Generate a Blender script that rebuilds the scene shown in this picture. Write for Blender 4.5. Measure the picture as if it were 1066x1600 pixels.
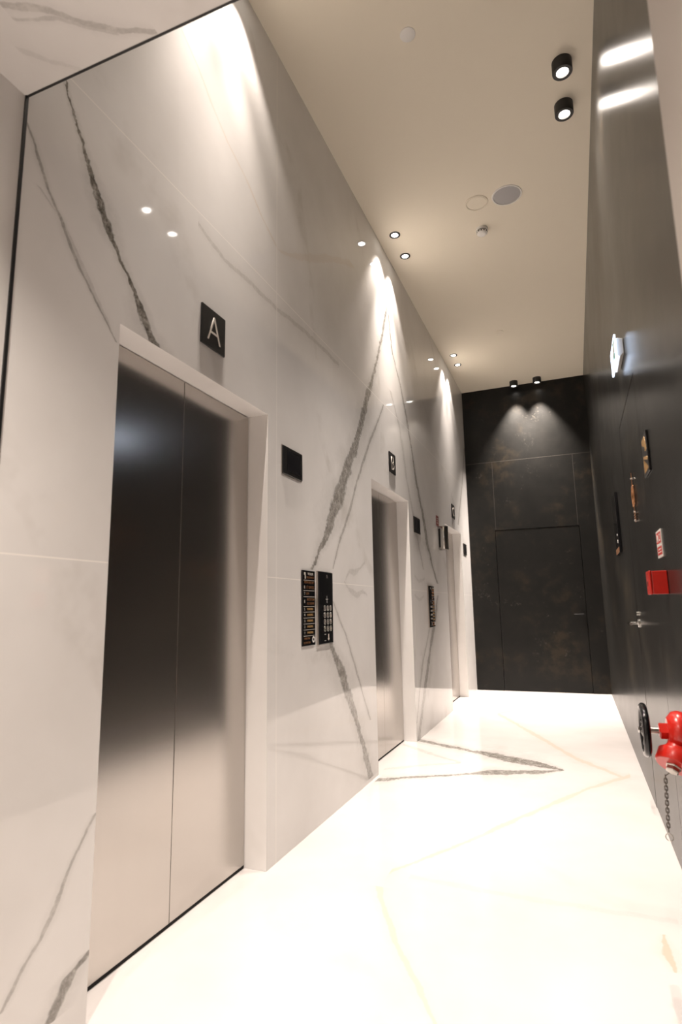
import bpy, bmesh, math, random
from mathutils import Vector, Matrix

for o in list(bpy.data.objects):
    bpy.data.objects.remove(o, do_unlink=True)
scene = bpy.context.scene
COL = scene.collection
PI = math.pi

# ------------------------------------------------------------------ camera
cam_d = bpy.data.cameras.new('camera')
cam = bpy.data.objects.new('camera', cam_d)
COL.objects.link(cam)
cam_d.sensor_fit = 'VERTICAL'
cam_d.sensor_height = 36.0
cam_d.sensor_width = 24.0
cam_d.lens = 904.2813 * 36.0 / 1600.0
cam_d.clip_start = 0.02
cam_d.dof.use_dof = True
cam_d.dof.focus_distance = 4.5
cam_d.dof.aperture_fstop = 3.2
_r = Matrix(((0.927893, 0.07682, 0.364848), (0.372467, -0.146818, -0.916358), (-0.016829, 0.986176, -0.164844)))
cam.matrix_world = Matrix.Translation((1.43204, 0.0, 1.2)) @ _r.to_4x4()
scene.camera = cam

# ------------------------------------------------------------------ world and exposure
w = bpy.data.worlds.new('world')
scene.world = w
w.use_nodes = True
w.node_tree.nodes['Background'].inputs[0].default_value = (1.0, .88, .76, 1)
w.node_tree.nodes['Background'].inputs[1].default_value = 0.05
scene.view_settings.view_transform = 'Standard'
scene.view_settings.look = 'None'
scene.view_settings.gamma = 1.0
scene.view_settings.use_curve_mapping = False
scene.view_settings.exposure = 1.2

LAMP_COLOUR = (1.0, 0.88, 0.785)
DOWNLIGHT_W = 30.0      # recessed wall washers over the lifts
SURFACE_W = 8.0        # black surface spots by the dark wall
BACK_W = 420.0
BEAM_W = 190.0           # narrow centre beam of each lamp of the high ceiling
ENTRY_W = 68.0           # lamps of the low entry passage behind the camera

# ------------------------------------------------------------------ measures
W, H, L = 1.7844, 4.5425, 8.8639      # room width, height, far wall
DOOR_H, RECESS = 2.2163, 0.117
LIFTS = [(1.4989, 2.58), (4.2532, 5.3564), (7.047, 8.1344)]
PORTAL_Y, PORTAL_Z, PIER_X = 1.067, 2.75, 1.64
BACK_Y = -2.6
JOINT_Z = (1.364, 2.962)

# ------------------------------------------------------------------ vein courses of the stone: (kind, strength, [(along, across, half width)])
WALL_VEINS = [
    ('g', 0.95, [(2.213, 1.684, 0.0434), (2.3, 1.618, 0.0275), (2.375, 1.562, 0.0164), (2.45, 1.491, 0.0124), (2.525, 1.429, 0.0236), (2.61, 1.372, 0.0253), (2.697, 1.323, 0.0162), (2.793, 1.274, 0.0078), (2.868, 1.233, 0.0062), (2.939, 1.204, 0.0049)]),
    ('g', 0.6, [(2.138, 1.486, 0.006), (2.228, 1.399, 0.007), (2.304, 1.323, 0.0078), (2.38, 1.26, 0.0098), (2.452, 1.214, 0.0118), (2.509, 1.168, 0.009), (2.589, 1.126, 0.0065), (2.671, 1.078, 0.0042)]),
    ('g', 0.25, [(2.164, 1.462, 0.0118), (2.297, 1.351, 0.0134), (2.433, 1.235, 0.0096), (2.495, 1.134, 0.0087)]),
    ('b', 0.55, [(3.247, 2.669, 0.0154), (3.319, 2.506, 0.014), (3.427, 2.336, 0.0126), (3.501, 2.152, 0.0112), (3.592, 2.012, 0.0102), (3.683, 1.906, 0.0095), (3.752, 1.775, 0.0087)]),
    ('b', 0.4, [(3.239, 2.708, 0.0314), (3.344, 2.943, 0.045), (3.676, 3.519, 0.061), (3.876, 3.918, 0.0587)]),
    ('g', 0.8, [(1.43, 3.112, 0.0135), (1.555, 3.236, 0.0242), (1.712, 3.392, 0.0634), (1.926, 3.543, 0.0918), (2.219, 3.761, 0.0836), (2.493, 3.977, 0.05), (2.813, 4.175, 0.0628), (3.175, 4.412, 0.0262), (3.648, 4.685, 0.0197), (3.972, 4.833, 0.0147)]),
    ('g', 0.7, [(1.46, 6.505, 0.0331), (1.642, 6.286, 0.0312), (1.87, 6.087, 0.0593), (2.192, 5.915, 0.0568), (2.493, 5.694, 0.0401), (2.799, 5.561, 0.0336), (3.09, 5.406, 0.0298), (3.354, 5.208, 0.0234), (3.587, 4.976, 0.0218), (3.935, 4.889, 0.0128)]),
    ('g', 0.3, [(1.583, 5.869, 0.0275), (1.952, 5.613, 0.0513), (2.422, 5.341, 0.0357), (2.883, 5.151, 0.034), (3.168, 4.87, 0.0311)]),
    ('g', 0.55, [(1.453, 3.436, 0.0107), (1.619, 3.541, 0.0147), (1.845, 3.736, 0.02), (2.121, 3.926, 0.0207), (2.535, 4.263, 0.0209), (2.739, 4.46, 0.0193), (2.962, 4.658, 0.0152)]),
    ('g', 0.75, [(0.025, 4.082, 0.0543), (0.196, 3.986, 0.0524), (0.413, 3.846, 0.0372), (0.644, 3.678, 0.0695), (0.843, 3.519, 0.0649), (1.011, 3.368, 0.0303), (1.169, 3.226, 0.0189), (1.3, 3.109, 0.0134)]),
    ('g', 0.45, [(0.41, 4.098, 0.0139), (0.582, 3.974, 0.0159), (0.812, 3.808, 0.0161), (1.024, 3.651, 0.0139), (1.131, 3.542, 0.0133), (1.246, 3.438, 0.0085)]),
    ('g', 0.6, [(-0.003, 5.434, 0.0457), (0.132, 5.528, 0.0473), (0.314, 5.657, 0.0497), (0.534, 5.825, 0.0659), (0.8, 6.04, 0.0568), (1.054, 6.297, 0.0617), (1.331, 6.479, 0.0262)]),
    ('g', 0.35, [(0.157, 5.389, 0.0226), (0.367, 5.492, 0.0306), (0.642, 5.661, 0.0301), (1.124, 6.188, 0.03)]),
    ('g', 0.5, [(0.203, 1.206, 0.0093), (0.233, 1.231, 0.0116), (0.285, 1.274, 0.0102), (0.324, 1.321, 0.0108), (0.367, 1.349, 0.0134), (0.455, 1.398, 0.0095), (0.531, 1.452, 0.0076), (0.589, 1.499, 0.0053)]),
    ('g', 0.8, [(0.087, 1.367, 0.0222), (0.115, 1.386, 0.0227), (0.144, 1.406, 0.0209), (0.174, 1.426, 0.0238), (0.187, 1.465, 0.0223), (0.207, 1.5, 0.0103)]),
    ('g', 0.5, [(2.318, 7.97, 0.0392), (2.952, 8.444, 0.0442), (3.645, 8.861, 0.0489)]),
    ('g', 0.5, [(0.064, 8.099, 0.0482), (0.309, 7.694, 0.044), (0.488, 7.311, 0.0321)]),
]
WALL_VEINS_Y = [
    ('g', 0.28, [(1.937, 2.901, 0.0123), (2.143, 2.853, 0.0131), (2.444, 2.867, 0.0144), (2.67, 2.866, 0.0154), (3.075, 2.906, 0.0173), (3.608, 2.909, 0.0147)]),
    ('g', 0.24, [(3.658, 1.396, 0.0086), (3.733, 1.452, 0.0176), (3.833, 1.448, 0.0225), (3.954, 1.486, 0.0139), (4.055, 1.54, 0.0095)]),
    ('g', 0.24, [(3.633, 1.382, 0.0086), (3.714, 1.329, 0.0173), (3.862, 1.292, 0.0223), (3.998, 1.322, 0.0139), (4.094, 1.296, 0.0094)]),
    ('g', 0.18, [(5.496, 1.501, 0.0124), (5.664, 1.458, 0.0255), (5.909, 1.493, 0.0133)]),
    ('g', 0.18, [(5.469, 1.316, 0.0122), (5.66, 1.275, 0.0251), (5.85, 1.309, 0.0129)]),
]
SOFFIT_VEINS = [
    ('g', 0.4, [(0.172, 0.848, 0.0113), (0.242, 0.884, 0.0141), (0.289, 0.922, 0.0123), (0.334, 0.964, 0.0104), (0.411, 1.021, 0.011), (0.496, 1.06, 0.0071)]),
    ('g', 0.3, [(0.17, 0.887, 0.006), (0.278, 0.932, 0.0075), (0.34, 0.98, 0.0066), (0.397, 1.025, 0.0042)]),
    ('g', 0.15, [(0.108, 0.957, 0.0135), (0.166, 1.012, 0.0144), (0.226, 1.07, 0.0123)]),
]
FLOOR_VEINS_X = [
    ('g', 0.85, [(-0.038, 5.464, 0.0385), (0.297, 5.28, 0.0469), (0.537, 5.164, 0.033), (0.705, 5.082, 0.0842), (0.916, 4.961, 0.0986), (1.11, 4.886, 0.0753), (1.257, 4.804, 0.009)]),
    ('g', 0.8, [(0.024, 4.123, 0.044), (0.269, 4.287, 0.031), (0.435, 4.376, 0.0159), (0.622, 4.489, 0.0165), (0.727, 4.558, 0.0675), (0.902, 4.616, 0.0682), (1.119, 4.705, 0.0522), (1.257, 4.804, 0.009)]),
    ('g', 0.2, [(-0.01, 4.407, 0.0336), (0.237, 4.601, 0.0358), (0.502, 4.766, 0.0188)]),
    ('g', 0.25, [(-0.094, 5.232, 0.0355), (0.261, 4.94, 0.0412), (0.502, 4.766, 0.0188)]),
    ('b', 0.55, [(0.514, 6.997, 0.0609), (1.003, 5.929, 0.0704), (1.336, 5.179, 0.0625), (1.649, 4.727, 0.0335)]),
    ('b', 0.4, [(0.514, 6.997, 0.0406), (0.9, 7.697, 0.0723), (1.567, 8.516, 0.0573)]),
    ('b', 0.55, [(0.541, 2.775, 0.0252), (0.79, 3.188, 0.0324), (1.061, 3.721, 0.0431), (1.415, 4.386, 0.0439), (1.694, 4.791, 0.0344)]),
    ('g', 0.1, [(0.638, 2.754, 0.0184), (1.088, 2.727, 0.0225), (1.701, 2.735, 0.0205)]),
]
FLOOR_VEINS_Y = [
    ('b', 0.5, [(1.847, 0.97, 0.012), (2.036, 0.855, 0.0136), (2.206, 0.745, 0.0151), (2.446, 0.615, 0.0146), (2.621, 0.536, 0.0158)]),
    ('b', 0.8, [(2.378, 1.643, 0.0097), (2.49, 1.635, 0.0144), (2.617, 1.635, 0.0087)]),
]

# ------------------------------------------------------------------ object helpers
def tag(o, label=None, cat=None, group=None, kind=None):
    if label: o['label'] = label
    if cat: o['category'] = cat
    if group: o['group'] = group
    if kind: o['kind'] = kind
    return o

def thing(name, label, cat, loc=(0, 0, 0), group=None):
    o = bpy.data.objects.new(name, None)
    o.empty_display_size = .05
    COL.objects.link(o)
    o.location = loc
    return tag(o, label, cat, group)

def obj(name, bm, mat, parent=None, loc=(0, 0, 0), smooth=False, bevel=0.0, seg=2):
    me = bpy.data.meshes.new(name)
    bmesh.ops.recalc_face_normals(bm, faces=bm.faces[:])
    bm.to_mesh(me); bm.free()
    me.materials.append(mat)
    if smooth:
        me.polygons.foreach_set('use_smooth', [True] * len(me.polygons))
        try: me.set_sharp_from_angle(angle=math.radians(40))
        except Exception: pass
    o = bpy.data.objects.new(name, me)
    COL.objects.link(o)
    o.location = loc
    if parent: o.parent = parent
    if bevel:
        m = o.modifiers.new('bevel', 'BEVEL')
        m.width = bevel; m.segments = seg; m.limit_method = 'ANGLE'
    return o

def struct(name, bm, mat, label=None, cat=None, **k):
    return tag(obj(name, bm, mat, **k), label, cat, kind='structure')

def BM(): return bmesh.new()

def box(bm, x0, x1, y0, y1, z0, z1):
    v = [bm.verts.new(p) for p in ((x0, y0, z0), (x1, y0, z0), (x1, y1, z0), (x0, y1, z0),
                                   (x0, y0, z1), (x1, y0, z1), (x1, y1, z1), (x0, y1, z1))]
    for f in ((0, 3, 2, 1), (4, 5, 6, 7), (0, 1, 5, 4), (1, 2, 6, 5), (2, 3, 7, 6), (3, 0, 4, 7)):
        bm.faces.new([v[i] for i in f])
    return bm

def boxm(*a): return box(BM(), *a)

def frame_of(axis):
    a = Vector(axis).normalized()
    t = Vector((0, 0, 1)) if abs(a.z) < .9 else Vector((0, 1, 0))
    u = t.cross(a).normalized()
    return a, u, a.cross(u)

def lathe(bm, prof, axis=(0, 0, 1), origin=(0, 0, 0), n=40):
    """profile of (radius, height along axis); r = 0 closes with a point"""
    a, u, v = frame_of(axis); o = Vector(origin)
    rings = []
    for r, h in prof:
        if r <= 1e-9: rings.append([bm.verts.new(o + a * h)])
        else: rings.append([bm.verts.new(o + a * h + (u * math.cos(2 * PI * i / n) + v * math.sin(2 * PI * i / n)) * r) for i in range(n)])
    for A, B in zip(rings, rings[1:]):
        if len(A) == 1 and len(B) == 1: continue
        for i in range(n):
            j = (i + 1) % n
            if len(A) == 1: bm.faces.new((A[0], B[i], B[j]))
            elif len(B) == 1: bm.faces.new((A[i], A[j], B[0]))
            else: bm.faces.new((A[i], A[j], B[j], B[i]))
    return bm

def tube(bm, pts, r, n=12, closed=False):
    pts = [Vector(p) for p in pts]; N = len(pts); rings = []
    prev = None
    for i, p in enumerate(pts):
        if closed: d = pts[(i + 1) % N] - pts[i - 1]
        else: d = pts[min(i + 1, N - 1)] - pts[max(i - 1, 0)]
        d.normalize()
        if prev is None:
            _, u, v = frame_of(d)
        else:
            u = (prev - d * prev.dot(d)).normalized(); v = d.cross(u)
        prev = u
        rings.append([bm.verts.new(p + (u * math.cos(2 * PI * k / n) + v * math.sin(2 * PI * k / n)) * r) for k in range(n)])
    for i in range(N if closed else N - 1):
        A, B = rings[i], rings[(i + 1) % N]
        for k in range(n):
            bm.faces.new((A[k], A[(k + 1) % n], B[(k + 1) % n], B[k]))
    if not closed:
        bm.faces.new(list(reversed(rings[0]))); bm.faces.new(rings[-1])
    return bm

def torus(bm, centre, axis, R, r, n=48, m=12, wave=0.0):
    a, u, v = frame_of(axis); c = Vector(centre)
    pts = []
    for i in range(n):
        t = 2 * PI * i / n
        RR = R + wave * math.cos(5 * t)
        pts.append(c + (u * math.cos(t) + v * math.sin(t)) * RR)
    return tube(bm, pts, r, m, closed=True)

def poly(bm, pts, depth_vec):
    """extruded polygon"""
    d = Vector(depth_vec)
    A = [bm.verts.new(Vector(p)) for p in pts]; B = [bm.verts.new(Vector(p) + d) for p in pts]
    bm.faces.new(A); bm.faces.new(list(reversed(B)))
    n = len(A)
    for i in range(n): bm.faces.new((A[i], B[i], B[(i + 1) % n], A[(i + 1) % n]))
    return bm

def text_bm(body, size, depth, side='left', width=None, bold=0.0, align='CENTER', space=1.0):
    """lettering standing on a side wall, facing into the room, around its own origin"""
    cu = bpy.data.curves.new('lettering', 'FONT')
    cu.body = body; cu.size = size; cu.extrude = depth / 2; cu.offset = bold
    cu.align_x = align; cu.align_y = 'CENTER'; cu.resolution_u = 3; cu.space_character = space
    t = bpy.data.objects.new('lettering', cu); COL.objects.link(t)
    dg = bpy.context.evaluated_depsgraph_get()
    me = bpy.data.meshes.new_from_object(t.evaluated_get(dg))
    bm = BM(); bm.from_mesh(me)
    bpy.data.objects.remove(t, do_unlink=True); bpy.data.meshes.remove(me); bpy.data.curves.remove(cu)
    if not bm.verts: return bm
    if width:
        xs = [v.co.x for v in bm.verts]; s = width / max(1e-6, max(xs) - min(xs))
        for v in bm.verts: v.co.x *= s
    for v in bm.verts:
        x, y, z = v.co
        # the left wall faces +X: reading direction runs along +Y; the right wall faces -X: along -Y
        v.co = (z, x, y) if side == 'left' else (-z, -x, y)
    return bm

# ------------------------------------------------------------------ material helpers
def new_mat(name):
    m = bpy.data.materials.new(name); m.use_nodes = True
    return m, m.node_tree, m.node_tree.nodes['Principled BSDF']

def simple(name, col, rough=.5, metal=0.0, bump=0.0, bscale=80, spec=.5, var=0.06, coat=0.0):
    m, nt, b = new_mat(name)
    n = nt.nodes.new('ShaderNodeTexNoise'); n.inputs['Scale'].default_value = bscale; n.inputs['Detail'].default_value = 4
    tc = nt.nodes.new('ShaderNodeNewGeometry'); nt.links.new(tc.outputs['Position'], n.inputs['Vector'])
    mx = nt.nodes.new('ShaderNodeMix'); mx.data_type = 'RGBA'
    mx.inputs[6].default_value = tuple(c * (1 - var) for c in col) + (1,)
    mx.inputs[7].default_value = tuple(min(1, c * (1 + var)) for c in col) + (1,)
    nt.links.new(n.outputs['Fac'], mx.inputs[0]); nt.links.new(mx.outputs[2], b.inputs['Base Color'])
    b.inputs['Roughness'].default_value = rough; b.inputs['Metallic'].default_value = metal
    b.inputs['Specular IOR Level'].default_value = spec
    b.inputs['Coat Weight'].default_value = coat
    if bump:
        bp = nt.nodes.new('ShaderNodeBump'); bp.inputs['Strength'].default_value = bump; bp.inputs['Distance'].default_value = .002
        nt.links.new(n.outputs['Fac'], bp.inputs['Height']); nt.links.new(bp.outputs[0], b.inputs['Normal'])
    return m

def emit(name, col, s):
    m, nt, b = new_mat(name)
    b.inputs['Base Color'].default_value = (.8, .8, .8, 1)
    b.inputs['Emission Color'].default_value = (*col, 1); b.inputs['Emission Strength'].default_value = s
    return m

class NB:
    """small node writer"""
    def __init__(s, nt): s.nt = nt
    def put(s, sock, v):
        if hasattr(v, 'is_linked') or hasattr(v, 'links'): s.nt.links.new(v, sock)
        else: sock.default_value = v
    def math(s, op, a, b=None, c=None, clamp=False):
        n = s.nt.nodes.new('ShaderNodeMath'); n.operation = op; n.use_clamp = clamp
        s.put(n.inputs[0], a)
        if b is not None: s.put(n.inputs[1], b)
        if c is not None: s.put(n.inputs[2], c)
        return n.outputs[0]
    def maprange(s, v, a, b, c, d, smooth=False):
        n = s.nt.nodes.new('ShaderNodeMapRange')
        if smooth: n.interpolation_type = 'SMOOTHSTEP'
        for i, q in enumerate((v, a, b, c, d)): s.put(n.inputs[i], q)
        return n.outputs[0]
    def noise(s, vec, scale, detail=3, rough=.5):
        n = s.nt.nodes.new('ShaderNodeTexNoise')
        n.inputs['Scale'].default_value = scale; n.inputs['Detail'].default_value = detail; n.inputs['Roughness'].default_value = rough
        s.nt.links.new(vec, n.inputs['Vector']); return n.outputs['Fac']
    def curve(s, v, pts):
        n = s.nt.nodes.new('ShaderNodeFloatCurve')
        c = n.mapping.curves[0]
        n.mapping.use_clip = False
        c.points[0].location = pts[0]; c.points[1].location = pts[-1]
        for p in pts[1:-1]: c.points.new(*p)
        for p in c.points: p.handle_type = 'VECTOR'
        n.mapping.update()
        s.nt.links.new(v, n.inputs['Value']); return n.outputs[0]
    def mix(s, f, a, b):
        n = s.nt.nodes.new('ShaderNodeMix'); n.data_type = 'RGBA'
        s.put(n.inputs[0], f); s.put(n.inputs[6], a if not isinstance(a, tuple) else (*a, 1)); s.put(n.inputs[7], b if not isinstance(b, tuple) else (*b, 1))
        return n.outputs[2]
    def ramp(s, v, stops):
        n = s.nt.nodes.new('ShaderNodeValToRGB')
        e = n.color_ramp.elements
        e[0].position, e[0].color = stops[0][0], (*stops[0][1], 1)
        e[1].position, e[1].color = stops[-1][0], (*stops[-1][1], 1)
        for p, c in stops[1:-1]:
            q = e.new(p); q.color = (*c, 1)
        s.nt.links.new(v, n.inputs[0]); return n.outputs[0]

def marble(name, layers, rough=.045, base=(.81, .795, .78), joints=(), rnd=0.3, bk=.55):
    """polished white slab; layers = list of (veins, parameter axis, value axis); joints = list of (axis, value, lo-axis, lo, hi)"""
    m, nt, b = new_mat(name); N = NB(nt)
    pos = nt.nodes.new('ShaderNodeNewGeometry').outputs['Position']
    sp = nt.nodes.new('ShaderNodeSeparateXYZ'); nt.links.new(pos, sp.inputs[0])
    ax = [sp.outputs[i] for i in range(3)]
    wob = N.math('SUBTRACT', N.noise(pos, 7, 5, .6), .5)
    fine = N.math('SUBTRACT', N.noise(pos, 40, 4, .6), .5)
    grain = N.noise(pos, 75, 6, .8)
    breakup = N.noise(pos, 4.5, 3, .6)
    cloud = N.noise(pos, 1.6, 4, .55)
    gmask = bmask = emask = None
    for veins, pa, va in layers:
        for kind, inten, pts in veins:
            p0, p1 = pts[0][0], pts[-1][0]
            v0 = min(p[1] for p in pts); v1 = max(p[1] for p in pts)
            if v1 - v0 < .02: v1 = v0 + .02
            t = N.math('DIVIDE', N.math('SUBTRACT', ax[pa], p0), p1 - p0)
            yc = N.curve(t, [((p[0] - p0) / (p1 - p0), (p[1] - v0) / (v1 - v0)) for p in pts])
            wm = max(p[2] for p in pts)
            wc = N.curve(t, [((p[0] - p0) / (p1 - p0), p[2] / wm) for p in pts])
            d = N.math('SUBTRACT', ax[va], N.math('MULTIPLY_ADD', yc, v1 - v0, v0))
            amp = .9 * sum(p[2] for p in pts) / len(pts) + .012
            d = N.math('ADD', d, N.math('MULTIPLY', wob, amp * 1.6))
            d = N.math('ABSOLUTE', N.math('ADD', d, N.math('MULTIPLY', fine, wm * .9)))
            wid = N.math('MULTIPLY', wc, wm)
            wid = N.math('MULTIPLY', wid, N.maprange(breakup, .3, .6, .6, 1.3))
            core = N.maprange(N.math('DIVIDE', d, N.math('MAXIMUM', wid, .0008)), .55, 1.15, 1.0, 0.0, True)
            edge = N.math('MULTIPLY', N.maprange(N.math('DIVIDE', d, N.math('MAXIMUM', wid, .0008)), .55, .85, 0.0, 1.0, True), core)
            halo = N.maprange(N.math('DIVIDE', d, N.math('MAXIMUM', wid, .0008)), .5, 4.0, .22, 0.0, True)
            mk = N.math('MAXIMUM', core, halo)
            inside = N.math('MULTIPLY', N.math('GREATER_THAN', t, 0.0), N.math('LESS_THAN', t, 1.0))
            mk = N.math('MULTIPLY', mk, N.math('MULTIPLY', inside, inten))
            if kind == 'g' and inten > .55: emask = edge if emask is None else N.math('MAXIMUM', emask, N.math('MULTIPLY', edge, inside))
            if kind == 'g': gmask = mk if gmask is None else N.math('MAXIMUM', gmask, mk)
            else: bmask = mk if bmask is None else N.math('MAXIMUM', bmask, mk)
    # quiet natural clouds and a few hairlines of the stone
    c = N.mix(N.maprange(cloud, .35, .72, 0, 1), base, tuple(q * f for q, f in zip(base, (.90, .895, .89))))
    hl = nt.nodes.new('ShaderNodeTexWave'); hl.wave_type = 'BANDS'; hl.bands_direction = 'DIAGONAL'
    hl.inputs['Scale'].default_value = .35; hl.inputs['Distortion'].default_value = 9; hl.inputs['Detail'].default_value = 4
    hl.inputs['Detail Scale'].default_value = .9
    nt.links.new(pos, hl.inputs['Vector'])
    hair = N.math('MULTIPLY', N.maprange(hl.outputs['Fac'], .955, 1.0, 0, rnd, True), N.maprange(breakup, .45, .65, 0, 1))
    c = N.mix(hair, c, (.50, .47, .43))
    if bmask is not None: c = N.mix(N.math('MULTIPLY', bmask, bk), c, (.64, .50, .36))
    if gmask is not None:
        dark = N.ramp(N.math('MULTIPLY_ADD', N.noise(pos, 22, 4, .7), .5, N.math('MULTIPLY', grain, .5)), [(.40, (.06, .052, .04)), (.5, (.20, .185, .16)), (.60, (.44, .42, .385))])
        if emask is not None: dark = N.mix(N.math('MULTIPLY', emask, .7), dark, (.06, .055, .045))
        c = N.mix(gmask, c, dark)
    for a, val, la, lo, hi in joints:
        d = N.math('ABSOLUTE', N.math('SUBTRACT', ax[a], val))
        ln = N.maprange(d, .0018, .0028, 1.0, 0.0)
        rngm = N.math('MULTIPLY', N.math('GREATER_THAN', ax[la], lo), N.math('LESS_THAN', ax[la], hi))
        c = N.mix(N.math('MULTIPLY', N.math('MULTIPLY', ln, rngm), .9), c, (.95, .92, .88))
    nt.links.new(c, b.inputs['Base Color'])
    b.inputs['Roughness'].default_value = rough
    b.inputs['IOR'].default_value = 1.5
    return m

def dark_tile(name, joints=(), jc=(.004, .004, .004), rough=.34, bright=1.0, spec=.4):
    """dark oxidised metal tile with rust and pale scuffs"""
    m, nt, b = new_mat(name); N = NB(nt)
    pos = nt.nodes.new('ShaderNodeNewGeometry').outputs['Position']
    sp = nt.nodes.new('ShaderNodeSeparateXYZ'); nt.links.new(pos, sp.inputs[0])
    ax = [sp.outputs[i] for i in range(3)]
    big = N.noise(pos, 1.25, 5, .62); mid = N.noise(pos, 5, 6, .65); fine = N.noise(pos, 28, 5, .7)
    k = bright
    c = N.mix(mid, (.013 * k, .0135 * k, .013 * k), (.028 * k, .027 * k, .025 * k))
    rust = N.math('MULTIPLY', N.maprange(big, .50, .68, 0, 1, True), N.maprange(mid, .40, .62, .15, 1, True))
    c = N.mix(N.math('MULTIPLY', rust, .8), c, (.052 * k, .041 * k, .028 * k))
    sc = N.math('MULTIPLY', N.maprange(N.noise(pos, 2.6, 6, .75), .57, .70, 0, 1, True), N.maprange(fine, .48, .66, 0, 1, True))
    c = N.mix(N.math('MULTIPLY', sc, .45), c, (.13, .118, .10))
    for a, val, wd, la, lo, hi in joints:
        d = N.math('ABSOLUTE', N.math('SUBTRACT', ax[a], val))
        ln = N.maprange(d, wd * .7, wd, 1.0, 0.0)
        ln = N.math('MULTIPLY', ln, N.math('MULTIPLY', N.math('GREATER_THAN', ax[la], lo), N.math('LESS_THAN', ax[la], hi)))
        c = N.mix(ln, c, jc)
    nt.links.new(c, b.inputs['Base Color'])
    nt.links.new(N.maprange(big, .3, .7, rough - .03, rough + .03), b.inputs['Roughness'])
    b.inputs['Specular IOR Level'].default_value = spec
    return m

def brushed(name, col=(.56, .53, .50), rough=.22, aniso=.35):
    m, nt, b = new_mat(name); N = NB(nt)
    tc = nt.nodes.new('ShaderNodeNewGeometry')
    mp = nt.nodes.new('ShaderNodeMapping'); mp.inputs['Scale'].default_value = (30, 30, .25)
    nt.links.new(tc.outputs['Position'], mp.inputs['Vector'])
    st = N.noise(mp.outputs[0], 1.0, 1, .4)
    sm = N.noise(tc.outputs['Position'], 1.2, 1, .4)
    nt.links.new(N.mix(st, tuple(q * .985 for q in col), tuple(min(1, q * 1.015) for q in col)), b.inputs['Base Color'])
    nt.links.new(N.maprange(sm, 0, 1, rough - .01, rough + .01), b.inputs['Roughness'])
    b.inputs['Metallic'].default_value = 1.0
    b.inputs['Anisotropic'].default_value = aniso
    tg = nt.nodes.new('ShaderNodeCombineXYZ'); tg.inputs[1].default_value = 1.0     # the brush runs upright, the sheen spreads sideways
    nt.links.new(tg.outputs[0], b.inputs['Tangent'])
    return m

# ------------------------------------------------------------------ materials
VJ = [(1, 2.675, 2, 0, H), (1, 5.452, 2, 0, H), (1, 8.222, 2, 0, H)]
M_WALL = marble('marble_wall', [(WALL_VEINS, 2, 1), (WALL_VEINS_Y, 1, 2)],
                joints=[(2, JOINT_Z[0], 1, -3, 9), (2, JOINT_Z[1], 1, -3, 9)] + VJ)
M_FLOOR = marble('marble_floor', [(FLOOR_VEINS_X, 0, 1), (FLOOR_VEINS_Y, 1, 0)], rough=.10, base=(.77, .735, .715), rnd=.12, bk=.85)
M_JAMB = marble('marble_reveal', [], base=(.93, .915, .90), rnd=.08)
M_SOFFIT = marble('marble_soffit', [(SOFFIT_VEINS, 0, 1)], rough=.12)
M_CEIL = simple('ceiling_paint', (.80, .735, .61), .7, bump=.03, bscale=240, var=.015)
M_PIER = simple('pier_paint', (.40, .36, .325), .45, var=.02, bump=.03, bscale=200)
M_DARK_L = dark_tile('dark_tile_back', joints=[(2, 3.372, .003, 0, -1, 3), (0, .400, .0025, 2, 2.33, 3.372), (0, 1.545, .0025, 2, 2.33, 3.372)], bright=.66, spec=.16, jc=(.07, .064, .056))  # pale joint colour paints in the light the grooves catch
M_DARK_R = dark_tile('dark_tile_side', joints=[(1, 3.10, .002, 2, 2.36, H), (1, 4.125, .002, 2, 2.36, H), (1, 2.0, .002, 2, 0, H), (1, 5.3, .002, 2, 0, H), (1, 6.5, .002, 2, 0, H), (1, 7.7, .002, 2, 0, H)], rough=.235, spec=.12)
M_STEEL = brushed('brushed_steel')
M_CHROME = simple('chrome', (.78, .77, .75), .10, 1.0, var=.01)
M_NICKEL = simple('worn_nickel', (.52, .48, .44), .28, 1.0, var=.08)
M_BLACK = simple('black_satin', (.012, .012, .012), .35)
M_GAP = simple('black_gap', (.004, .004, .004), .8)
M_GLOSSBLACK = simple('black_glass', (.006, .006, .007), .08)
M_SCREEN = simple('dark_screen', (.012, .012, .014), .16)
M_LAMPBODY = simple('black_lamp_body', (.016, .015, .014), .42, bump=.05)
M_WHITE = simple('white_plastic', (.80, .78, .74), .4, var=.01)
M_LETTER = simple('pale_lettering', (.62, .57, .52), .45, var=.02)
M_COPPER = simple('copper_lettering', (.46, .22, .10), .34, .8, var=.15)
M_GOLD = simple('gold_lettering', (.56, .34, .13), .45, .3, var=.06)
M_RED = simple('red_paint', (.56, .018, .010), .28, var=.08, coat=.3)
M_SIGNRED = simple('sign_red', (.58, .03, .02), .35, var=.05)
M_DULLRED = simple('dull_red', (.22, .035, .035), .4, var=.1)
M_GREY = simple('grey_mesh', (.42, .41, .41), .6, bump=.4, bscale=600)
M_CHAIN = simple('dark_chain', (.16, .14, .12), .4, .8)
M_GREEN = simple('sign_green', (.05, .32, .16), .4)
M_LENS = emit('lamp_lens', (1.0, .93, .84), 13.0)
M_EXITGLOW = emit('exit_glow', (.62, .76, 1.0), 1.7)

# ------------------------------------------------------------------ setting
# floor
struct('floor', boxm(-.30, W + .3, BACK_Y - .1, L + .2, -.12, 0), M_FLOOR, 'white polished marble floor with fine beige and grey veins', 'floor')
# ceiling
struct('ceiling', boxm(-.25, W + .3, PORTAL_Y, L + .2, H, H + .1), M_CEIL, 'high cream painted ceiling over the lift corridor', 'ceiling')

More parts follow.
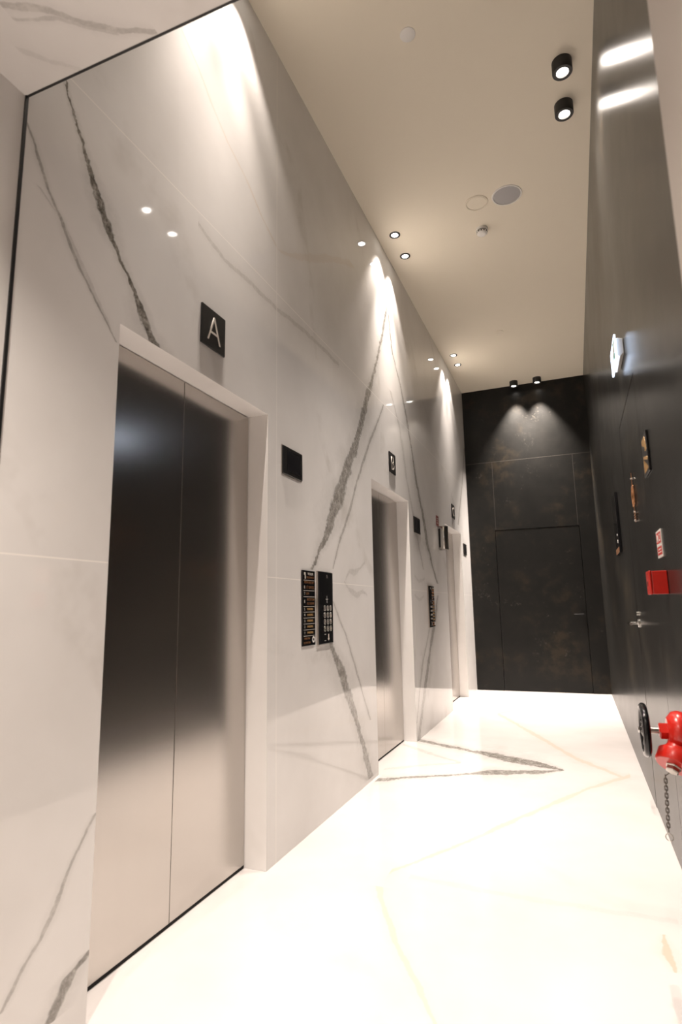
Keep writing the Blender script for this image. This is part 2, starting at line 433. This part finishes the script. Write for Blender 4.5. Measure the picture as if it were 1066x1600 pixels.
# left wall with three lift openings, made of solid blocks around the openings
bm = BM()
ys = [BACK_Y] + [q for a in LIFTS for q in a] + [L]
D = -.30
for i in range(0, len(ys), 2): box(bm, D, 0, ys[i], ys[i + 1], 0, DOOR_H)
box(bm, D, 0, BACK_Y, L, DOOR_H, H)
wl = struct('wall_left', bm, M_WALL, 'white marble wall with grey veins and three lift openings', 'wall')
wl.data.materials.append(M_JAMB)                 # plain marble of the lift openings, lightened to stand in for floor bounce
for p in wl.data.polygons:
    if abs(p.normal.x) < .5: p.material_index = 1

# far wall with the hidden door
BX0, BX1, BZ = .3855, 1.5615, 2.3207
bm = BM()
box(bm, 0, BX0, L, L + .12, 0, BZ); box(bm, BX1, W, L, L + .12, 0, BZ); box(bm, 0, W, L, L + .12, BZ, H)
struct('wall_back', bm, M_DARK_L, 'dark oxidised panel wall at the end of the corridor', 'wall')
d = thing('door_1', 'flush dark oxidised door in the far end wall', 'door', (0, 0, 0)); d['kind'] = 'structure'
g = .006
obj('door_leaf', boxm(BX0 + g, BX1 - g, L + .002, L + .05, .006, BZ - g), M_DARK_L, d)
obj('door_backing', boxm(BX0, BX1, L + .07, L + .11, 0, BZ), M_GAP, d)
hb = BM()
lathe(hb, [(0, 0), (.024, 0), (.024, .008), (0, .008)], (0, -1, 0), (1.515, L + .002, 1.066), 24)
tube(hb, [(1.515, L, 1.066), (1.515, L - .05, 1.066), (1.505, L - .056, 1.066), (1.40, L - .056, 1.066)], .0095, 12)
obj('door_handle', hb, M_GAP, d, smooth=True)['label'] = 'black lever handle'

# right dark wall with a hidden riser door
RY0, RY1, RZ = 3.09, 4.12, 2.34
bm = BM()
box(bm, W, W + .12, PORTAL_Y - .4, RY0, 0, RZ); box(bm, W, W + .12, RY1, L, 0, RZ); box(bm, W, W + .12, PORTAL_Y - .4, L, RZ, H)
struct('wall_right', bm, M_DARK_R, 'long dark oxidised panel wall facing the lifts', 'wall')
d = thing('door_2', 'flush dark service door hidden in the right wall, with chrome lever', 'door', (0, 0, 0)); d['kind'] = 'structure'
g = .004
obj('door_leaf', boxm(W + .001, W + .05, RY0 + .014, RY1 - g, .006, RZ - g), M_DARK_R, d)
obj('door_backing', boxm(W + .07, W + .11, RY0, RY1, 0, RZ), M_GAP, d)
hb = BM()
lathe(hb, [(0, 0), (.026, 0), (.026, .007), (.022, .01), (0, .01)], (-1, 0, 0), (W + .001, 4.045, 1.082), 24)
tube(hb, [(W, 4.045, 1.082), (W - .048, 4.045, 1.082), (W - .056, 4.037, 1.082), (W - .056, 3.92, 1.082)], .009, 14)
lathe(hb, [(0, 0), (.012, 0), (.012, .012), (0, .012)], (-1, 0, 0), (W + .001, 4.045, 1.14), 18)
obj('door_handle', hb, M_CHROME, d, smooth=True)['label'] = 'chrome lever handle'

# low entry passage the camera stands in
struct('soffit_1', boxm(0, W + .12, BACK_Y, PORTAL_Y, PORTAL_Z, H + .1), M_SOFFIT, 'low white marble soffit over the entrance, above the camera', 'soffit')
struct('wall_right_entrance', boxm(PIER_X, W, BACK_Y, PORTAL_Y, 0, PORTAL_Z), M_PIER, 'plain pale beige pier at the right edge of the entrance', 'wall', bevel=.012, seg=3)
struct('wall_entrance_back', boxm(0, PIER_X, BACK_Y - .1, BACK_Y, 0, PORTAL_Z), M_PIER, 'plain pale wall closing the entrance passage', 'wall')
bm = BM()
box(bm, 0, .006, PORTAL_Y - .002, PORTAL_Y + .0075, 0, PORTAL_Z)
struct('trim_1', bm, M_BLACK, 'thin black upright edge strip on the left marble wall', 'trim')
struct('trim_2', boxm(0, W, PORTAL_Y, PORTAL_Y + .007, PORTAL_Z - .001, PORTAL_Z + .012), M_BLACK, 'thin black edge strip along the marble soffit', 'trim')

# ------------------------------------------------------------------ lift doors
def lift(i, label):
    y0, y1 = LIFTS[i]; x = -RECESS
    t = thing('elevator_door', label, 'elevator door', (x, (y0 + y1) / 2, 0), 'steel lift doors along the marble wall')
    hw = (y1 - y0) / 2; off = 2.028 - (LIFTS[0][0] + LIFTS[0][1]) / 2
    for a, b in ((-hw + .004, off - .0018), (off + .0018, hw - .004)):
        obj('door_panel', boxm(-.035, 0, a, b, .016, DOOR_H - .004), M_STEEL, t, bevel=.0015)
    obj('sill', boxm(-.06, -.004, -hw, hw, 0.0, .012), M_GAP, t)['label'] = 'black sill gap'
    obj('door_frame', boxm(-.09, -.05, -hw, hw, 0, DOOR_H), M_GAP, t)
    return t
lift(0, 'brushed steel double lift door under the sign with letter A, nearest the camera')
lift(1, 'brushed steel lift door under the sign with letter B, the middle lift')
lift(2, 'brushed steel lift door in the farthest opening, next to the dark end wall')

# ------------------------------------------------------------------ lamps
def spot(name, loc, power, size, blend, parent, aim=(0, 0, -1), radius=.022):
    l = bpy.data.lights.new(name, 'SPOT')
    l.energy = power; l.color = LAMP_COLOUR; l.spot_size = math.radians(size); l.spot_blend = blend; l.shadow_soft_size = radius
    o = bpy.data.objects.new(name, l); COL.objects.link(o)
    o.parent = parent; o.location = loc
    o.rotation_euler = Vector(aim).to_track_quat('-Z', 'Y').to_euler()
    return o

def downlight(x, y, z, label, group, power, size=84, blend=.5, beam=1.0):
    t = thing('recessed_downlight', label, 'ceiling lamp', (x, y, z), group)
    r = .049
    bm = BM()
    lathe(bm, [(r, -.0005), (r, -.005), (r - .006, -.0065), (r - .018, -.0060), (r - .019, -.0008)], n=40)
    obj('trim_ring', bm, M_BLACK, t, smooth=True)
    bm = BM(); lathe(bm, [(r - .019, -.0008), (r - .0195, -.0030), (0, -.0035)], n=32)
    obj('lamp_lens', bm, M_LENS, t, smooth=True)['label'] = 'glowing lens'
    spot('lamp_light', (0, 0, -.02), power, size, blend, t)
    if z > 4: spot('lamp_beam', (0, 0, -.02), BEAM_W * beam, 56, 1.0, t, aim=(.165, 0, -1))
    return t

G1 = 'recessed downlights along the marble wall'
downlight(.16, 1.867, H, 'recessed black-rimmed downlight above the nearest lift, closer to the entrance', G1, DOWNLIGHT_W * .7, beam=.7)
downlight(.16, 2.213, H, 'recessed black-rimmed downlight above the nearest lift, farther from the entrance', G1, DOWNLIGHT_W * .85, beam=.7)
downlight(.16, 4.632, H, 'recessed black-rimmed downlight above lift B, the nearer of the two', G1, DOWNLIGHT_W, beam=1.2)
downlight(.16, 4.979, H, 'recessed black-rimmed downlight above lift B, the farther of the two', G1, DOWNLIGHT_W, beam=1.2)
downlight(.155, 7.40, H, 'recessed black-rimmed downlight above the farthest lift, the nearer of that pair', G1, DOWNLIGHT_W, beam=.8)
downlight(.15, 7.734, H, 'recessed black-rimmed downlight above the farthest lift, closest to the end wall', G1, DOWNLIGHT_W, beam=.65)
for y in (.25, -1.3):
    downlight(.55, y, PORTAL_Z, 'recessed downlight in the marble entrance soffit, %s the camera' % ('above' if y > 0 else 'behind'), 'entrance downlights', ENTRY_W, 130, .8)

def surface_spot(x, y, label, power, group, size=112, blend=1.0, beam=BEAM_W * .48):
    t = thing('surface_spotlight', label, 'ceiling spotlight', (x, y, H), group)
    bm = BM()
    lathe(bm, [(.0, 0), (.060, 0), (.060, -.074), (.057, -.078), (.037, -.078), (.034, -.066)], n=48)
    obj('lamp_body', bm, M_LAMPBODY, t, smooth=True)
    bm = BM(); lathe(bm, [(.034, -.066), (.032, -.069), (0, -.072)], n=36)
    obj('lamp_lens', bm, M_LENS, t, smooth=True)['label'] = 'glowing lens'
    spot('lamp_light', (0, 0, -.085), power, size, blend, t)
    spot('lamp_beam', (0, 0, -.085), beam, 84 if y < 5 else 50, 1.0, t, aim=(-.10, 0, -1) if y < 5 else (.08, -.25, -1))
    return t
G2 = 'black surface spotlights near the dark side wall'
surface_spot(1.607, 3.412, 'black cylinder spotlight by the dark side wall, nearest the camera', SURFACE_W, G2)
surface_spot(1.612, 3.750, 'second black cylinder spotlight by the dark side wall, under the nearest one in view', SURFACE_W, G2)
G3 = 'black surface spotlights at the end wall'
surface_spot(.811, 8.70, 'small black cylinder spotlight at the end wall, left of its pair', BACK_W, G3, 70, .9, 90)
surface_spot(1.145, 8.69, 'small black cylinder spotlight at the end wall, right of its pair', BACK_W, G3, 70, .9, 90)

# ------------------------------------------------------------------ things on the ceiling
bm = BM(); lathe(bm, [(0, 0), (.046, 0), (.046, -.004), (.043, -.006), (0, -.006)], n=40)
tag(obj('round_blanking_plate', bm, M_WHITE, loc=(.766, 2.868, H), smooth=True), 'plain round cream cap on the ceiling nearest the entrance', 'ceiling cap')
bm = BM(); lathe(bm, [(0, 0), (.046, 0), (.046, -.004), (.043, -.006), (0, -.006)], n=40)
tag(obj('round_blanking_plate', bm, M_CEIL, loc=(.81, 6.96, H), smooth=True), 'small round cream cap on the ceiling toward the end wall', 'ceiling cap')
t = thing('ceiling_access_ring', 'round cream access cover set in the ceiling left of the grey speaker', 'access cover', (.915, 4.50, H))
bm = BM(); lathe(bm, [(.082, -.0005), (.082, -.004), (.088, -.007), (.095, -.004), (.095, 0)], n=56); obj('rim', bm, M_CEIL, t, smooth=True)
bm = BM(); lathe(bm, [(.0785, 0), (.0785, -.003), (0, -.003)], n=56); obj('cover_disc', bm, M_CEIL, t, smooth=True)
t = thing('ceiling_speaker', 'round grey mesh loudspeaker flush in the ceiling', 'loudspeaker', (1.16, 4.50, H))
bm = BM(); lathe(bm, [(.108, -.001), (.110, -.007), (.119, -.006), (.121, 0)], n=64); obj('rim', bm, M_WHITE, t, smooth=True)
bm = BM(); lathe(bm, [(.1079, -.003), (.06, -.0075), (0, -.009)], n=64); obj('grille', bm, M_GREY, t, smooth=True)
t = thing('smoke_detector', 'white domed smoke detector on the ceiling beyond the grey speaker', 'smoke detector', (.905, 4.86, H))
bm = BM(); lathe(bm, [(0, 0), (.052, 0), (.053, -.012), (.050, -.020)], n=48); lathe(bm, [(0, -.020), (.050, -.020)], n=48); obj('base', bm, M_WHITE, t, smooth=True)
bm = BM(); lathe(bm, [(.042, -.020), (.042, -.030)], n=48); obj('neck', bm, M_BLACK, t, smooth=True)
bm = BM(); lathe(bm, [(.042, -.030), (.047, -.031), (.046, -.046), (.036, -.056), (.020, -.060), (0, -.060)], n=48); obj('dome', bm, M_WHITE, t, smooth=True)
bm = BM()
for k in range(12):
    a = 2 * PI * k / 12
    c, s = math.cos(a), math.sin(a)
    p = [(.0475 * c - .0055 * s * q, .0475 * s + .0055 * c * q, z) for q, z in ((-1, -.034), (1, -.034), (1, -.044), (-1, -.044))]
    poly(bm, p, (-.004 * c, -.004 * s, 0))
obj('smoke_slots', bm, M_GAP, t)

# ------------------------------------------------------------------ lift signs, displays, call panels
def sign(letter, y, z, label, i):
    t = thing('lift_sign', label, 'lift letter sign', (0, y, z), 'square black lift letter signs')
    obj('plate', boxm(.001, .010, -.0915, .0915, -.0925, .0925), M_BLACK, t, bevel=.002)
    b = text_bm(letter, .165, .003, 'left', bold=-.0035)
    zs = [v.co.z for v in b.verts]; yy = [v.co.y for v in b.verts]
    cz = (max(zs) + min(zs)) / 2; cy = (max(yy) + min(yy)) / 2
    sz = .118 / (max(zs) - min(zs))
    for v in b.verts: v.co = (v.co.x + .0115, (v.co.y - cy) * sz * .92, (v.co.z - cz) * sz)
    obj('letter', b, M_LETTER, t)
    return t
sign('A', 2.060, 2.449, 'square black sign with a pale letter A above the nearest lift', 0)
sign('B', 4.840, 2.470, 'square black sign with a pale letter B above the middle lift', 1)
sign('C', 7.620, 2.450, 'small square black lift sign above the farthest lift', 2)

def display(y, label):
    t = thing('floor_display', label, 'lift display', (0, y, 2.013), 'black lift floor displays')
    obj('housing', boxm(.001, .011, -.122, .122, -.080, .080), M_BLACK, t, bevel=.004, seg=3)
    obj('screen', boxm(.0105, .0122, -.075, .088, -.056, .060), M_SCREEN, t)
    obj('edge_trim', boxm(.0005, .004, -.125, .125, -.083, .083), M_NICKEL, t)['label'] = 'thin pale metal edge'
    return t
display(2.853, 'black lift floor display right of the nearest lift door')
display(5.640, 'black lift floor display right of the middle lift door')
display(8.385, 'black lift floor display between the farthest lift and the dark end wall')

ROWS = [('5', 'PARKING'), ('4', 'PARKING'), ('3', 'PARKING'), ('2', 'PARKING'), ('1', 'PARKING')]
def directory(y, wid, label):
    t = thing('floor_directory', label, 'floor directory sign', (0, y, 1.2085), 'black floor directory signs beside the call panels')
    h = .212; hw = wid / 2
    obj('plate', boxm(.001, .009, -hw, hw, -h, h), M_GLOSSBLACK, t, bevel=.0012)
    def txt(s, yc, zc, size, width=None, mat=M_COPPER, name='lettering'):
        b = text_bm(s, size, .001, 'left', width=width, bold=-.0003)
        for v in b.verts: v.co = (v.co.x + .0098, v.co.y + yc, v.co.z + zc)
        return obj(name, b, mat, t)
    for z in (.156, .097, .062, .007, -.024, -.057, -.090, -.123, -.157):
        obj('divider_line', boxm(.009, .0098, -hw + .012, hw - .012, z - .0012, z + .0012), M_LETTER, t)
    logo = BM()
    box(logo, .009, .0100, -.066, -.046, .186, .200); box(logo, .009, .0100, -.056, -.044, .164, .188)
    obj('emblem', logo, M_LETTER, t)['label'] = 'pale angular emblem'
    s = wid / .17
    txt('YOUR', .020 * s, .192, .022, .075 * s, M_LETTER); txt('BUSINESS', .020 * s, .172, .018, .095 * s)
    txt('FLOOR', -.036 * s, .143, .018, .05 * s); txt('DIRECTORY', .030 * s, .143, .018, .07 * s)
    txt('8', -.060 * s, .115, .026, None, M_LETTER); txt('IT', -.026 * s, .115, .024); txt('OFFICES', .030 * s, .115, .022, .072 * s)
    txt('7', -.060 * s, .079, .024, None, M_LETTER); txt('GYM', -.020 * s, .079, .020, .036 * s)
    txt('6', -.060 * s, .035, .026, None, M_LETTER); txt('RECEPTION', .022 * s, .046, .019, .095 * s); txt('RESTAURANT', .022 * s, .023, .019, .095 * s)
    z0 = [-.0085, -.0405, -.0735, -.1065, -.140]
    for (n, w_), z in zip(ROWS, z0):
        txt(n, -.060 * s, z, .022, None, M_LETTER); txt(w_, .014 * s, z, .018, .078 * s, M_GOLD)
    txt('PARK', -.046 * s, -.172, .016, .04 * s); txt('IN', -.006 * s, -.172, .016, .018 * s); txt('ELEVATOR', -.030 * s, -.195, .016, .085 * s)
    b = BM(); lathe(b, [(.018, .009), (.018, .0100), (.009, .0100), (.009, .009)], (1, 0, 0), (0, .058 * s, -.180), 28)
    obj('round_mark', b, M_WHITE, t)
    return t
directory(3.054, .170, 'tall black directory sign with copper lettering left of the nearer call keypad')
directory(6.205, .125, 'tall black directory sign right of the farther call keypad')

def keypad(y, wid, label):
    t = thing('call_keypad', label, 'lift keypad', (0, y, 1.2085), 'black lift call keypads')
    h = .2135; hw = wid / 2; s = wid / .21
    obj('housing', boxm(.001, .020, -hw, hw, -h, h), M_GLOSSBLACK, t, bevel=.002)
    obj('edge_trim', boxm(.0005, .012, -hw - .004, hw + .004, -h - .004, h + .004), M_NICKEL, t)['label'] = 'pale metal edge'
    b = BM(); lathe(b, [(0, .0195), (.010, .0195), (.010, .0215), (0, .0225)], (1, 0, 0), (0, .014 * s, .188), 20)
    obj('camera_dot', b, M_NICKEL, t, smooth=True)
    b = BM(); box(b, .020, .0208, .006 * s, .010 * s, .028, .070); box(b, .020, .0208, -.010 * s, .026 * s, .048, .052)
    obj('cross_mark', b, M_GREY, t)
    for r in range(4):
        for c in range(3):
            n = str(r * 3 + c + 1) if r < 3 else ('*', '0', '#')[c]
            yc = (-.030 + c * .046) * s; zc = -.004 - r * .0405
            k = BM(); lathe(k, [(.0168 * s, .0195), (.0168 * s, .0222), (.0135 * s, .0228), (.0125 * s, .0215), (0, .0215)], (1, 0, 0), (0, yc, zc), 24)
            ko = obj('key', k, M_BLACK, t, smooth=True)
            q = BM(); lathe(q, [(.0170 * s, .0221), (.0164 * s, .0230), (.0154 * s, .0230), (.0148 * s, .0222)], (1, 0, 0), (0, yc, zc), 24)
            obj('key_ring', q, M_NICKEL, ko, smooth=True)
            b = text_bm(n, .019, .001, 'left', bold=.0004)
            for v in b.verts: v.co = (v.co.x + .0222, v.co.y * s + yc, v.co.z + zc)
            obj('key_numeral', b, M_LETTER, ko)
    b = BM()
    poly(b, [(.020, y_ * s, z_) for y_, z_ in ((.022, -.158), (.034, -.158), (.034, -.184), (.044, -.184), (.028, -.197), (.012, -.184), (.022, -.184))], (.001, 0, 0))
    obj('arrow_mark', b, M_LETTER, t)
    for z0_ in (-.160, -.197): obj('bar_mark', boxm(.020, .0208, -.036 * s, -.012 * s, z0_, z0_ + .003), M_LETTER, t)
    return t
keypad(3.281, .206, 'black lift call keypad with round ringed keys, right of the nearer directory sign')
keypad(6.052, .118, 'narrow-looking black lift call keypad on the marble between lifts B and C')

# chrome unit and small red plate beside the farthest lift
t = thing('chrome_wall_unit', 'polished chrome cylindrical wall unit left of the farthest lift door', 'wall unit', (0, 6.70, 1.995))
b = BM(); lathe(b, [(0, -.138), (.048, -.138), (.050, -.134), (.050, .134), (.048, .138), (0, .138)], (0, 0, 1), (.056, 0, 0), 48)
obj('cylinder', b, M_CHROME, t, smooth=True)
obj('wall_bracket', boxm(.0005, .02, -.035, .035, -.11, .11), M_BLACK, t)
for z in (-.134, .134):
    b = BM(); lathe(b, [(.0495, z - .005), (.0525, z - .004), (.0525, z + .004), (.0495, z + .005)], (0, 0, 1), (.056, 0, 0), 48)
    obj('end_band', b, M_NICKEL, t, smooth=True)
t = thing('small_wall_sign', 'small dull red plate on the marble just above the chrome unit', 'wall sign', (0, 6.635, 2.19))
obj('plate', boxm(.001, .004, -.065, .065, -.055, .062), M_DULLRED, t)
b = BM(); box(b, .004, .0046, -.04, .04, .025, .035); box(b, .004, .0046, -.04, .02, .0, .01); box(b, .004, .0046, -.04, .035, -.028, -.018)
obj('white_marks', b, M_LETTER, t)

# ------------------------------------------------------------------ things on the right wall
# exit sign: slim lit box with a wider acrylic plate
t = thing('exit_sign', 'lit emergency exit box high on the dark right wall', 'exit sign', (W, 3.47, 2.60))
poly_pts = [(-.001, -.105, -.036), (-.001, -.105, .046), (-.030, -.105, .056), (-.038, -.105, .048), (-.038, -.105, -.048), (-.022, -.105, -.055)]
b = BM(); poly(b, poly_pts, (0, .25, 0)); obj('housing', b, M_WHITE, t, bevel=.003)
obj('lit_panel', boxm(-.048, -.038, -.125, .175, -.070, .070), M_EXITGLOW, t, bevel=.003)
b = BM(); box(b, -.0487, -.048, -.11, -.02, -.055, .055); obj('green_field', b, M_GREEN, t)
b = BM(); poly(b, [(-.0492, y_, z_) for y_, z_ in ((-.03, -.02), (-.07, -.02), (-.07, -.05), (-.10, 0), (-.07, .05), (-.07, .02), (-.03, .02))], (.0008, 0, 0)); obj('arrow_mark', b, M_WHITE, t)

# black plaque with gold pictograms
t = thing('pictogram_sign', 'square black sign with gold arrow and stairs pictograms on the right wall', 'pictogram sign', (W, 2.905, 1.872))
obj('plate', boxm(-.008, -.001, -.092, .092, -.0925, .0925), M_BLACK, t, bevel=.0015)
b = BM(); poly(b, [(-.0092, y_, z_) for y_, z_ in ((-.075, .01), (-.02, .01), (-.02, .03), (.06, .055), (.075, .078), (-.03, .078), (-.055, .05))], (.0014, 0, 0)); obj('arrow_mark', b, M_GOLD, t)
b = BM()
for k in range(4): box(b, -.0092, -.008, -.070 + k * .034, -.046 + k * .034, -.078, -.062 + k * .014)
poly(b, [(-.0092, y_, z_) for y_, z_ in ((-.08, -.03), (-.07, -.022), (.05, .0), (.05, -.012), (-.07, -.04))], (.0012, 0, 0))
obj('stairs_mark', b, M_GOLD, t)

# ornate copper openwork sign
t = thing('copper_emblem', 'slim openwork copper emblem on the right wall beyond the black pictogram sign', 'wall emblem', (W, 3.60, 1.80))
b = BM()
torus(b, (-.007, 0, 0), (1, 0, 0), .058, .003, 40, 8); torus(b, (-.008, 0, 0), (1, 0, 0), .030, .0025, 32, 8)
obj('rings', b, M_COPPER, t, smooth=True)
b = BM()
for k in range(8):
    a = 2 * PI * k / 8
    tube(b, [(-.007, .030 * math.cos(a), .030 * math.sin(a)), (-.007, .075 * math.cos(a), .075 * math.sin(a))], .002, 8)
obj('rays', b, M_COPPER, t, smooth=True)
b = BM(); tube(b, [(-.006, 0, .06), (-.006, 0, .135)], .002, 8); tube(b, [(-.006, 0, -.06), (-.006, 0, -.15)], .002, 8)
for z in (-.09, -.105, -.12, -.135): box(b, -.008, -.005, -.04, .04, z - .003, z + .003)
obj('stem', b, M_COPPER, t)
b = BM()
for z in (-.14, -.09, .10): lathe(b, [(0, 0), (.005, 0), (.005, .012), (0, .012)], (-1, 0, 0), (-.0005, 0, z), 12)
obj('fixing_studs', b, M_NICKEL, t)

# black glass board
t = thing('notice_board', 'tall glossy black board with a copper lower strip far along the right wall', 'notice board', (W, 4.95, 1.81))
obj('board', boxm(-.020, -.001, -.17, .17, -.23, .23), M_GLOSSBLACK, t, bevel=.002)
obj('lower_strip', boxm(-.0215, -.020, -.165, .165, -.225, -.185), M_COPPER, t)
b = BM(); lathe(b, [(0, 0), (.012, 0), (.012, .002), (0, .002)], (-1, 0, 0), (-.020, -.09, -.14), 16); lathe(b, [(0, 0), (.008, 0), (.008, .002), (0, .002)], (-1, 0, 0), (-.020, -.09, -.09), 16)
obj('white_dots', b, M_WHITE, t)

# red and white fire sign
t = thing('fire_sign', 'small red and white fire sign above the red call point', 'fire sign', (W, 2.785, 1.450))
obj('plate', boxm(-.004, -.0008, -.076, .076, -.0575, .0575), M_WHITE, t)
b = BM(); box(b, -.0047, -.004, -.064, .064, .002, .048); box(b, -.0047, -.004, -.064, .064, -.047, -.012); obj('red_field', b, M_SIGNRED, t)
b = BM()
poly(b, [(-.0053, y_, z_) for y_, z_ in ((.01, .008), (.03, .008), (.045, .022), (.04, .040), (.028, .030), (.02, .042), (.008, .026))], (.0006, 0, 0))
box(b, -.0053, -.0047, -.05, -.012, .010, .040); box(b, -.0053, -.0047, -.05, .03, -.026, -.021); box(b, -.0053, -.0047, -.05, .045, -.038, -.034)
obj('white_pictogram', b, M_WHITE, t)
b = BM(); box(b, -.0056, -.0053, -.042, -.020, .016, .034); obj('button_mark', b, M_SIGNRED, t)

# red manual call point
t = thing('fire_call_point', 'square red fire call point box on the dark right wall', 'fire call point', (W, 2.72, 1.284))
obj('back_box', boxm(-.058, -.0008, -.047, .047, -.047, .047), M_RED, t, bevel=.003)
obj('front_cover', boxm(-.069, -.0578, -.049, .049, -.0485, .0485), M_RED, t, bevel=.004, seg=3)
obj('break_glass', boxm(-.0697, -.069, -.022, .022, -.024, .018), M_SIGNRED, t)
b = BM(); lathe(b, [(0, 0), (.011, 0), (.011, .001), (0, .001)], (-1, 0, 0), (-.0697, 0, -.003), 20); obj('button', b, M_BLACK, t)

# dry riser valve
VY, VZ = 2.40, .757
t = thing('riser_valve', 'red fire riser valve with black handwheel on the right wall', 'fire valve', (W, VY, VZ))
b = BM()
lathe(b, [(0, .0005), (.078, .0005), (.078, .014), (.052, .016), (.052, .020)], (-1, 0, 0), (0, 0, -.01), 48)
lathe(b, [(.050, .016), (.056, .022), (.066, .035), (.070, .052), (.066, .072), (.052, .084), (.045, .090), (0, .090)], (-1, 0, 0), (0, 0, 0), 48)
obj('valve_body', b, M_RED, t, smooth=True)
b = BM(); lathe(b, [(0, .088), (.028, .088), (.028, .112), (.022, .116), (0, .116)], (-1, 0, 0), (0, 0, 0), 6); obj('gland_nut', b, M_RED, t)
b = BM(); lathe(b, [(0, .110), (.011, .110), (.011, .165), (0, .165)], (-1, 0, 0), (0, 0, 0), 20); obj('spindle', b, M_NICKEL, t, smooth=True)
wx = -.160
b = BM(); torus(b, (wx, 0, 0), (1, 0, 0), .079, .0125, 60, 14, wave=.002)
hw_ = obj('handwheel', b, M_GLOSSBLACK, t, smooth=True); hw_['label'] = 'black lacquered handwheel'
b = BM()
for k in range(5):
    a = 2 * PI * k / 5 + .3
    tube(b, [(wx + .006, .012 * math.cos(a), .012 * math.sin(a)), (wx, .078 * math.cos(a), .078 * math.sin(a))], .0085, 10)
obj('spokes', b, M_GLOSSBLACK, hw_, smooth=True)
b = BM(); lathe(b, [(0, .142), (.020, .142), (.024, .150), (.022, .168), (.012, .172), (0, .172)], (-1, 0, 0), (0, 0, 0), 28); obj('hub', b, M_GLOSSBLACK, hw_, smooth=True)
b = BM(); lathe(b, [(0, .171), (.010, .171), (.010, .182), (0, .182)], (-1, 0, 0), (0, 0, 0), 6); obj('hub_nut', b, M_CHROME, hw_)
dirv = Vector((-.38, -.52, -.74)).normalized(); o0 = Vector((-.045, 0, -.02))
b = BM(); lathe(b, [(.040, 0), (.040, .050), (.045, .052), (.045, .062), (0, .062)], dirv, o0, 36); obj('outlet', b, M_RED, t, smooth=True)
b = BM(); lathe(b, [(0, .064), (.056, .064), (.060, .068), (.060, .104), (.055, .110), (0, .110)], dirv, o0, 36); cap = obj('outlet_cap', b, M_RED, t, smooth=True)
b = BM(); lathe(b, [(0, .1095), (.026, .1095), (.026, .113), (.022, .116), (.022, .128), (.018, .131), (0, .131)], dirv, o0, 6); obj('cap_nut', b, M_NICKEL, cap)
b = BM(); lathe(b, [(0, .055), (.010, .055), (.010, .075), (0, .075)], (-1, 0, 0), (0, -.03, -.052), 12); obj('bolt', b, M_NICKEL, t)
# chain: interlocked links hanging from the cap
b = BM()
top = Vector((-.108, .02, -.150))
for k in range(15):
    c = top + Vector((-.0004 * k, .001 * k, -.0125 * k - .008))
    ax = (0, 1, 0) if k % 2 else (1, .0, 0)
    a_, u_, v_ = frame_of(ax)
    pts = []
    for i in range(14):
        tt = 2 * PI * i / 14
        q = u_ * math.cos(tt) * .0048 + v_ * math.sin(tt) * .0048
        z_ = Vector((0, 0, .0045 if q.z > 0 else -.0045))
        pts.append(c + q + z_)
    tube(b, pts, .0017, 6, closed=True)
tube(b, [(-.078, .0, -.112), (-.086, .004, -.128), (-.100, .014, -.146), (-.108, .02, -.154)], .0016, 8)
ch = obj('cap_chain', b, M_CHAIN, t, smooth=True)
b = BM(); torus(b, top + Vector((-.005, .015, -.210)), (.3, 1, 0), .012, .0015, 24, 6); obj('chain_ring', b, M_NICKEL, ch, smooth=True)
